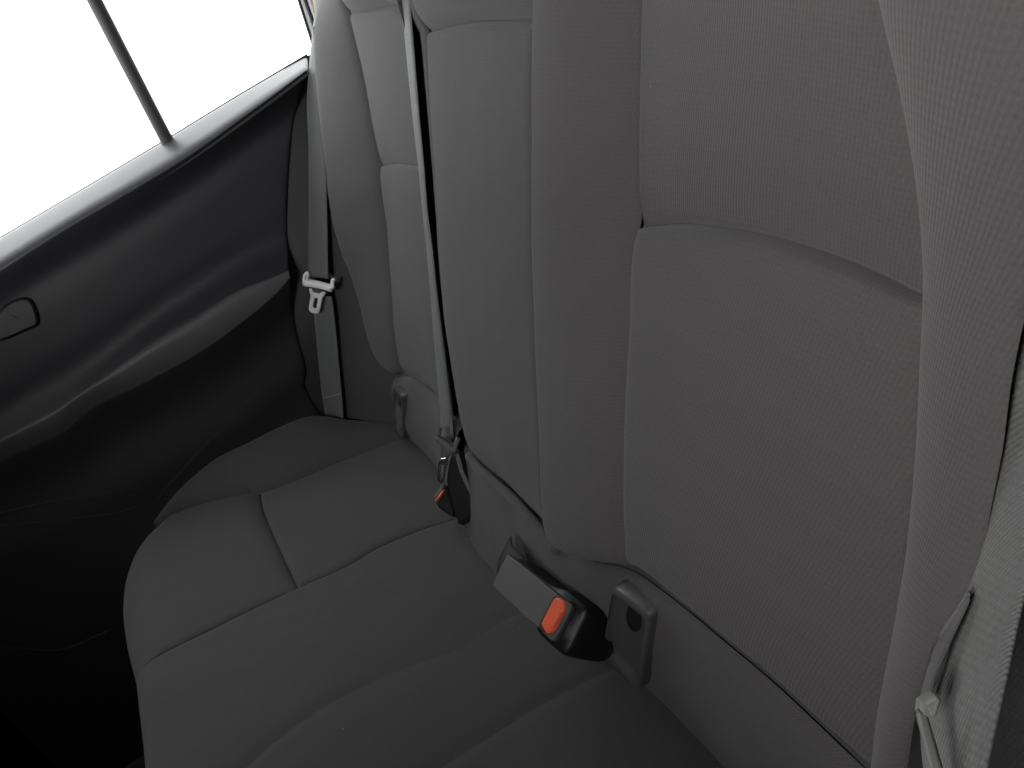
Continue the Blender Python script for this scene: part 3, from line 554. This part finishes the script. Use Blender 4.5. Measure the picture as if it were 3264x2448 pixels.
for c in (fS, C('f_top'), C('f_crease'), C('f_bot')):
    tube('seam_tape', [p - BN * .014 for p in c], .011, 'fabric_side', fb, seg=6, n=24)
kt = C('fk_t'); ku = [p + BU * .03 - BN * .016 for p in kt]; kd = [p - BN * .006 for p in kt]
panel('skirt_tuck', ku, kd, topU(ku[0], kd[0], 3), topU(ku[-1], kd[-1], 3), BN, 'fabric_side', fb, 0, (NO,) * 4, nm=(20, 4))
sk2 = panel('skirt', C('fk_t'), C('fk_b'), C('fk_l'), C('fk_r'), BN, 'fabric', fb, .004, ((.006, .015), (.005, .012), (.006, .01), NO), und=.001, seed=12)
under(fb)

# ------------------------------------------------------------------ cushion
cu = thing('seat_cushion', 'dark grey fabric bench cushion with stitched seams below the backrests', 'cushion', (-0.2, 0.1, -0.1))
out = C('cu_out')
def onp(x, y, h=0.0): return V((x, y, 0)) + V((0, 0, -x * math.tan(TC) + h))
out = out[:19] + [onp(-.374, -.06), onp(-.370, -.13), onp(-.366, -.22), onp(-.362, -.35), onp(-.36, -.52)]
sA, sB, sX, sD, sE = C('sA'), C('sB'), C('sX'), C('sD'), C('sE')
bk = lambda p: p - CD * .035
sA[-1] = out[9] + V((.004, -.004, .002)); sB[-1] = out[15].copy()
sDd = sD[:-2] + [onp(-.30, -.066), onp(-.345, -.10), out[20].copy()]
sEe = sE[:-1] + [onp(-.25, -.172), onp(-.33, -.2), out[21].copy()]
RO = (.022, .034)
c1 = panel('side_bolster', [bk(sA[0]), out[0]], [sA[-1], out[9]], [bk(sA[0])] + sA, out[:10], CN, 'fabric', cu, .012, (NO, NO, SF, RO), flat=.7, kind='long', nm=(24, 40), seed=13)
c2 = panel('rear_insert', [bk(sA[0]), bk(sB[0])], sX, [bk(sA[0])] + sA[:4], [bk(sB[0])] + sB[:5], CN, 'fabric', cu, .008, (NO, (.006, .010), SF, SF), flat=.6, seed=14)
c3 = panel('front_insert', sX, out[9:16], sA[3:], sB[4:], CN, 'fabric', cu, .008, ((.010, .03), RO, SF, SF), flat=.6, seed=15)
c4 = panel('centre_panel', [bk(sB[0]), bk(sD[0])], out[15:21], [bk(sB[0])] + sB, [bk(sD[0])] + sDd, CN, 'fabric', cu, .004, (NO, RO, SF, (.0013, -.014)), flat=.6, und=.0018, seed=16, nm=(34, 34))
c5 = panel('near_insert', [bk(sD[0]), bk(sE[0])], out[20:22], [bk(sD[0])] + sDd, [bk(sE[0])] + sEe, CN, 'fabric', cu, .003, (NO, RO, (.0013, -.014), (.0017, -.014)), und=.0016, seed=17, nm=(30, 30))
c6 = panel('near_panel', [bk(sE[0]), onp(.04, -.52)], out[21:], [bk(sE[0])] + sEe, [onp(.04, -.52), onp(-.15, -.52), out[-1]], CN, 'fabric', cu, .006, (NO, RO, (.0017, -.014), NO), und=.0016, seed=18, flat=.6, nm=(30, 30))
low = [p + V((.03 if p.y < .55 else 0, 0, -.24)) for p in out]
edge = [p - CN * .020 for p in out]
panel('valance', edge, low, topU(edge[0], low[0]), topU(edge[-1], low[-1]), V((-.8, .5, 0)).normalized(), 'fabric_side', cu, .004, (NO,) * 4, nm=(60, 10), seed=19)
under(cu)

# ------------------------------------------------------------------ child-seat anchor covers
def anchor(name, outer, inner, hook, parent, dh, up):
    base = sk if parent is nb else sk2
    pts = []
    for p in outer + inner:
        hit, q, _n, _i = base.ray_cast(p + up * .06, -up)
        if hit: pts.append(q)
    cc = sum(pts, V()) / len(pts)
    nn = np.linalg.svd(np.array([tuple(q - cc) for q in pts]))[2][2]
    nn = V(nn) if V(nn).dot(up) > 0 else -V(nn)
    dh += max((q - cc).dot(nn) for q in pts) * .9
    flat = lambda ps: [p - up * ((p - cc).dot(nn) / up.dot(nn)) for p in ps]
    outer, inner, hook = flat(outer), flat(inner), flat(hook)
    up = nn
    O = [p + up * dh for p in chaikin(outer, 2, .2)]
    I = [p + up * dh for p in chaikin(inner, 2, .2)]
    a = loft(name, [[p - up * .010 for p in O], [p + up * .0022 for p in O], [p + up * .0042 for p in inset(O, up, .0018)], [p + up * .0042 for p in inset(I, up, -.0012)],
                    [p + up * .0030 for p in I], [p + up * .0004 for p in inset(I, up, .0012)]], 'plastic', parent, cap_last=True, smooth=True)
    Hk = [p + up * dh for p in chaikin(hook, 2, .2)]
    h = loft('finger_notch', [[p - up * .0005 for p in inset(Hk, up, -.0012)], [p + up * .0014 for p in inset(Hk, up, -.0006)], [p + up * .0014 for p in Hk], [p + up * .0007 for p in inset(Hk, up, .001)]], 'black', a, cap_last=True, smooth=True)  # flat black disc above the plate; shade of the recess put into colour
    return a
a1 = anchor('anchor_cover', C('an_o'), C('an_i'), C('an_h'), nb, .0025, V(D['an_n'][0]))
a2 = anchor('anchor_cover', C('af_o'), C('af_i'), C('af_h'), fb, .0025, V(D['af_n'][0]))
for a, p in ((a1, nb), (a2, fb)):
    a.matrix_parent_inverse = Matrix.Translation(-p.location)

# ------------------------------------------------------------------ far seat belt
b1 = thing('seat_belt', 'grey seat belt with bright metal tongue hanging beside the far door', 'seat belt', (0.0, 0.64, 0.3))
ribbon('webbing', C('fb_l'), C('fb_r'), .0016, 'webbing', b1, sag=.001)
ribbon('lower_webbing', C('fl_l'), C('fl_r'), .0016, 'webbing', b1, sag=-.001)
TN = V(D['ft_n'][0])
st = [C('fl_l')[-2].lerp(C('fl_r')[-2], t) + TN * .0014 for t in (0.02, .5, .98)]
tube('stitching', st, .0006, 'thread', b1, seg=6)
tg = tube('tongue_bar', C('ft_bar'), (.0064, .005), 'white_plastic', b1, squash=BU, n=12)
tube('horn', C('ft_hl'), .0022, 'white_plastic', tg)
tube('horn', C('ft_hr'), .0034, 'white_plastic', tg)
slab('tongue_web', C('ft_web'), TN, .003, 'plastic', b1)
ringplate('tongue_plate', chaikin(C('ft_out'), 2, .2), chaikin(C('ft_in'), 1, .15), TN, .0028, 'metal', b1)
under(b1)

# ------------------------------------------------------------------ middle seat belt
b2 = thing('seat_belt', 'centre seat belt running down between the two backrests to a grey tongue', 'seat belt', (0.05, 0.16, 0.1))
ribbon('webbing', C('mb_l'), C('mb_r'), .0016, 'webbing', b2, sag=.001)
MN = V(D['mt_n'][0])
tg = tube('tongue_bar', C('mt_bar'), (.0046, .0036), 'grey_plastic', b2, squash=BU, n=12)
tube('horn', C('mt_hl'), .0030, 'grey_plastic', tg)
tube('horn', C('mt_hr'), .0030, 'grey_plastic', tg)
slab('tongue_web', C('mt_web'), MN, .003, 'plastic', b2)
ringplate('tongue_plate', chaikin(C('mt_out'), 1, .2), chaikin(C('mt_in'), 1, .2), MN, .0026, 'steel', b2)
under(b2)
sl = slab('buckle_sleeve', chaikin(C('sleeve'), 2), MN, .016, 'black', None, bev=.006)
tag(sl, 'shiny black buckle sleeve under the centre belt tongue', 'sleeve')
bz = slab('sleeve_bezel', chaikin(C('bez'), 1), MN, .004, 'plastic', sl)
b3 = thing('buckle', 'small black buckle with thin red button beside the centre belt', 'buckle', (-.03, .17, .03))
KN = V(D['mk_n'][0])
slab('housing', chaikin(C('mk_body'), 2), KN, .02, 'black', b3, bev=.004)
slab('frame', [p + KN * .0105 for p in C('mk_frame')], KN, .003, 'grey_plastic', b3, bev=.0008)
slab('button', [p + KN * .0105 for p in chaikin(C('mk_btn'), 1)], KN, .004, 'red', b3, bev=.001)
under(b3)

# ------------------------------------------------------------------ near buckle
b4 = thing('buckle', 'large black and grey buckle with orange-red button lying on the seat', 'buckle', D['bk_o'][0])
o = V(D['bk_o'][0]); ax = [V(a) for a in D['bk_ax']]; Lk, Wk, Tk = D['bk_dim'][0]
def loc(p, t=0.0): return o + ax[0] * p[0] + ax[1] * p[1] + ax[2] * t
hw = Wk / 2
body = [(-Lk / 2, -hw), (-Lk / 2, hw), (.012, hw * 1.04), (.026, hw * 1.38), (.050, hw * 1.34), (.052, hw), (.052, -hw * .9), (.049, -hw * 1.34), (.020, -hw * 1.36), (.012, -hw * 1.04)]
poly = chaikin([V((x, y, 0)) for x, y in body], 2, .12)
r0 = [loc(p, .002) for p in poly]
cen = sum(r0, V()) / len(r0)
def scl(r, k, dz):
    q = []
    for p in r:
        x = (p - o).dot(ax[0]); f = .75 + 1.0 * max(0, min(1, (x + Lk / 2) / Lk))
        q.append(cen + (p - cen) * k + ax[2] * (dz * f))
    return q
loft('housing', [scl(r0, .95, 0), scl(r0, 1.0, .002), scl(r0, 1.03, .012), scl(r0, 1.02, .022), scl(r0, .98, .026), scl(r0, .90, .028)], 'black', b4, cap_first=True, smooth=True)
face = chaikin([V((x, y, 0)) for x, y in [(-Lk / 2 - .001, -hw), (-Lk / 2 - .001, hw), (.020, hw), (.034, hw), (.036, -hw * .5), (.020, -hw)]], 2, .06)
slab('face_plate', [loc(p, -.0005) for p in face], -ax[2], .004, 'grey_plastic', b4, bev=.0012)
frm = chaikin([V(p) for p in D['bk_frame']], 2, .12); btn = chaikin([V(p) for p in D['bk_btn']], 1, .15)
hole = [p + (p - sum(btn, V()) / len(btn)).normalized() * .0007 for p in btn]
ringplate('button_frame', [loc(p, -.0018) for p in frm], [loc(p, -.0018) for p in hole], -ax[2], .004, 'plastic', b4)
cb = sum(btn, V()) / len(btn)
r1 = [loc(p, .001) for p in btn]; r2 = [loc(p, -.0030) for p in btn]; r3 = [loc(cb + (p - cb) * .88 + V((.0004, 0, 0)), -.0042) for p in btn]
bt = loft('button', [r1, r2, r3], 'red', b4, cap_last=True)
rdg = [V(p) for p in D['bk_ridge']]; rc_ = sum(rdg, V()) / 4
loft('ridge', [[loc(p, -.0040) for p in rdg], [loc(rc_ + (p - rc_) * .55 + V((.0006, 0, 0)), -.0056) for p in rdg]], 'red', bt, cap_last=True)
stp = [loc((-Lk / 2 + .01, 0), .013), loc((-Lk / 2 - .02, .002), .018), loc((-Lk / 2 - .04, .004), .030)]
ribbon('strap', [p + ax[1] * .014 for p in stp], [p - ax[1] * .014 for p in stp], .003, 'webbing_black', b4)
under(b4)

# ------------------------------------------------------------------ near seat belt
b5 = thing('seat_belt', 'coarse grey seat belt webbing close to the camera beside the near bolster', 'seat belt', (0.0, -0.53, 0.28))
ribbon('webbing', C('nb_l'), C('nb_r'), .0018, 'webbing', b5, n=80, nw=10, towards=V((-.5, -.6, .6)))
tg = ribbon('tongue_bar', C('nt_l'), C('nt_r'), .0034, 'pale_grey', b5, n=20, towards=V(D['view'][0]))
slab('horn', chaikin(C('nt_h'), 1, .08), V(D['view'][0]), .003, 'pale_grey', tg, bev=.001)
under(b5)
fl = ribbon('bolster_flap', C('flap_l'), C('flap_r'), .0006, 'fabric', nb, n=40, towards=V((-.5, -.6, .6)))
fl.matrix_parent_inverse = Matrix.Translation(-nb.location)

# ------------------------------------------------------------------ far door
dr = thing('rear_door', 'dark door panel with armrest and window on the far side of the seat', 'door', (-0.2, 0.69, 0.0))
DN = V((0, -1, .15)).normalized()
bl, sl_, aU, aL = C('belt'), C('sill'), C('armU'), C('armL')
rr = C('doorrear')
panel('window_sill', bl, sl_, [bl[0], bl[0].lerp(sl_[0], .5), sl_[0]], [bl[-1], bl[-1].lerp(sl_[-1], .5), sl_[-1]], V((0, -.6, .8)), 'sill_trim', dr, .005, (NO, (.009, .022), (.004, .01), NO), und=0, nm=(50, 14), kind='arch', flat=.5)
ut = panel('upper_trim', sl_, aU, [sl_[0], rr[2], rr[3], rr[4], rr[5], aU[0]], topU(sl_[-1], aU[-1]), DN, 'door_trim', dr, .012, (NO, NO, (.003, .01), NO), und=.0002, nm=(50, 30), flat=1.0)
panel('armrest', aU, aL, topU(aU[0], aL[0], 3), topU(aU[-1], aL[-1], 3), V((0, -.75, .66)).normalized(), 'armrest_trim', dr, .026, (NO, NO, NO, NO), und=.0003, nm=(50, 24), flat=.9)
bt_ = [V((p.x, .66, -.30)) for p in aL]
lt = panel('lower_trim', aL, bt_, [aL[0], rr[7], rr[8], rr[9], bt_[0]], topU(aL[-1], bt_[-1]), DN, 'lower_trim', dr, .012, (NO, NO, (.003, .01), NO), und=.0003, nm=(50, 24))
for nm_, rad in (('low', .0014), ('low1', .0015), ('low2', .0012), ('pocket', .0018)):
    pts = []
    for p in sm(C(nm_), [k / 23 for k in range(24)]):
        hit, q, nn_, _ = lt.ray_cast(V((p.x, p.y - .3, p.z)), V((0, 1, 0)))
        if hit: pts.append(q + V((0, rad * .35, 0)))
    if len(pts) > 3: tube('moulding_ridge', pts, rad, 'door_trim', dr, n=40, taper=lambda t: min(1, 6 * t + .1, 6 * (1 - t) + .1))
hy = []
for p in C('handle'):
    hit, q_, _n, _i = ut.ray_cast(V((p.x, .3, p.z)), V((0, 1, 0)))
    if hit: hy.append(q_.y)
hy = min(hy) + .002
hd = slab('handle_bezel', [V((p.x, hy, p.z)) for p in chaikin(C('handle'), 2)], V((0, -1, 0)), .010, 'black', dr, bev=.004)
tube('lock_mark', [hd.data.vertices[0].co * 0 + V((D['handle'][2][0] + .012, hy - .0052, D['handle'][2][2] - .012)), V((D['handle'][2][0] + .016, hy - .0052, D['handle'][2][2] - .018))], .0009, 'dim_red', hd)
br = C('bar')
tube('window_divider', [br[0], br[1], br[1] + (br[1] - br[0]).normalized() * .02], (.011, .008), 'divider', dr, squash=V((1, 0, 0)), taper=lambda t: .9 + .2 * max(0, t - .9) * 6)
# pane: follows the lean of the divider
q = [bl[-1] + V((-.2, .012, -.01)), bl[0] + V((.25, .012, .02)), V((.42, .60, .92)), V((-1.2, .60, .92))]
link('window_pane', mesh_of('window_pane', q, [(0, 1, 2, 3)]), 'glass', dr, False)
tube('window_seal', [p + V((0, .004, .001)) for p in bl], .002, 'rubber', dr)
tube('frame_seal', C('fr1'), .0024, 'rubber', dr)
def strip(name, a, b, m, par):
    n = 24; ts = [k / (n - 1) for k in range(n)]
    A, B = sm(a, ts), sm(b, ts)
    vs = A + B + [p + V((.004, .012, 0)) for p in A] + [p + V((.004, .012, 0)) for p in B]
    fs = []
    for k in range(n - 1):
        fs += [(k, k + 1, n + k + 1, n + k), (2 * n + k, 3 * n + k, 3 * n + k + 1, 2 * n + k + 1), (k, 2 * n + k, 2 * n + k + 1, k + 1), (n + k, n + k + 1, 3 * n + k + 1, 3 * n + k)]
    return link(name, mesh_of(name, vs, fs), m, par)
strip('window_frame', C('fr1'), C('fr2'), 'paint', dr)
under(dr)
pl = thing('pillar_trim', 'pale pillar trim and black seal behind the rear window', 'pillar trim', (0.3, 0.68, 0.6))
tube('door_seal', C('fr2'), .0028, 'rubber', pl)
strip('door_jamb', [p + V((.002, -.001, 0)) for p in C('fr2')], C('fr3'), 'paint', pl)
strip('lining', C('fr3'), [p + V((.12, -.03, .0)) for p in C('fr3')], 'beige', pl)
under(pl)
qa = [p + V((-.04, .012, 0)) for p in rr]
qb = [p + V((.16, -.015, 0)) for p in rr]
qt = panel('quarter_trim', topU(qa[0], qb[0], 3), topU(qa[-1], qb[-1], 3), qa, qb, DN, 'black', None, 0, (NO,) * 4, kind='long')
tag(qt, 'dark plastic body trim between the door edge and the hanging belt', 'trim')

# ------------------------------------------------------------------ lint on the cloth
bm = bmesh.new()
def fleck(p, nrm, r):
    a = nrm.orthogonal().normalized(); b = nrm.cross(a); k = random.uniform(0, 6.28); e = random.uniform(1, 2.6)
    ring = [bm.verts.new(p + nrm * .0004 + (a * math.cos(k) + b * math.sin(k)) * (r * e * math.cos(t)) + (b * math.cos(k) - a * math.sin(k)) * (r * math.sin(t))) for t in (0, 1.2, 2.3, 3.3, 4.4, 5.4)]
    top = bm.verts.new(p + nrm * (.0004 + r * .6))
    for i in range(6): bm.faces.new((ring[i], ring[(i + 1) % 6], top))
for obj_, n_, lo, hi, dr_ in ((c4, 3, (-.34, -.05), (-.05, .2), -CN), (c5, 2, (-.3, -.15), (-.03, -.03), -CN), (c6, 1, (-.25, -.45), (-.02, -.16), -CN), (c2, 1, (-.2, .2), (-.03, .5), -CN)):
    for _ in range(n_):
        x, y = random.uniform(lo[0], hi[0]), random.uniform(lo[1], hi[1])
        hit, q_, nn_, _i = obj_.ray_cast(V((x, y, .4)), V((0, 0, -1)))
        if hit: fleck(q_, nn_ if nn_.z > 0 else -nn_, random.uniform(.0002, .0004))
for _ in range(3):
    y, s_ = random.uniform(-.44, .1), random.uniform(.16, .45)
    p0 = V((0, y, 0)) + BU * s_ + BN * .3
    for o_ in bpy.data.objects:
        if o_.parent is nb and o_.name.split('.')[0] in ('lower_insert', 'upper_insert', 'centre_panel', 'inner_bolster'):
            hit, q_, nn_, _i = o_.ray_cast(p0, -BN)
            if hit: fleck(q_, nn_ if nn_.dot(BN) > 0 else -nn_, random.uniform(.00015, .0003)); break
me = bpy.data.meshes.new('lint'); bm.to_mesh(me); bm.free()
ln = link('lint', me, 'thread'); ln['kind'] = 'stuff'; ln['label'] = 'tiny pale lint flecks on the seat cloth'; ln['category'] = 'lint'
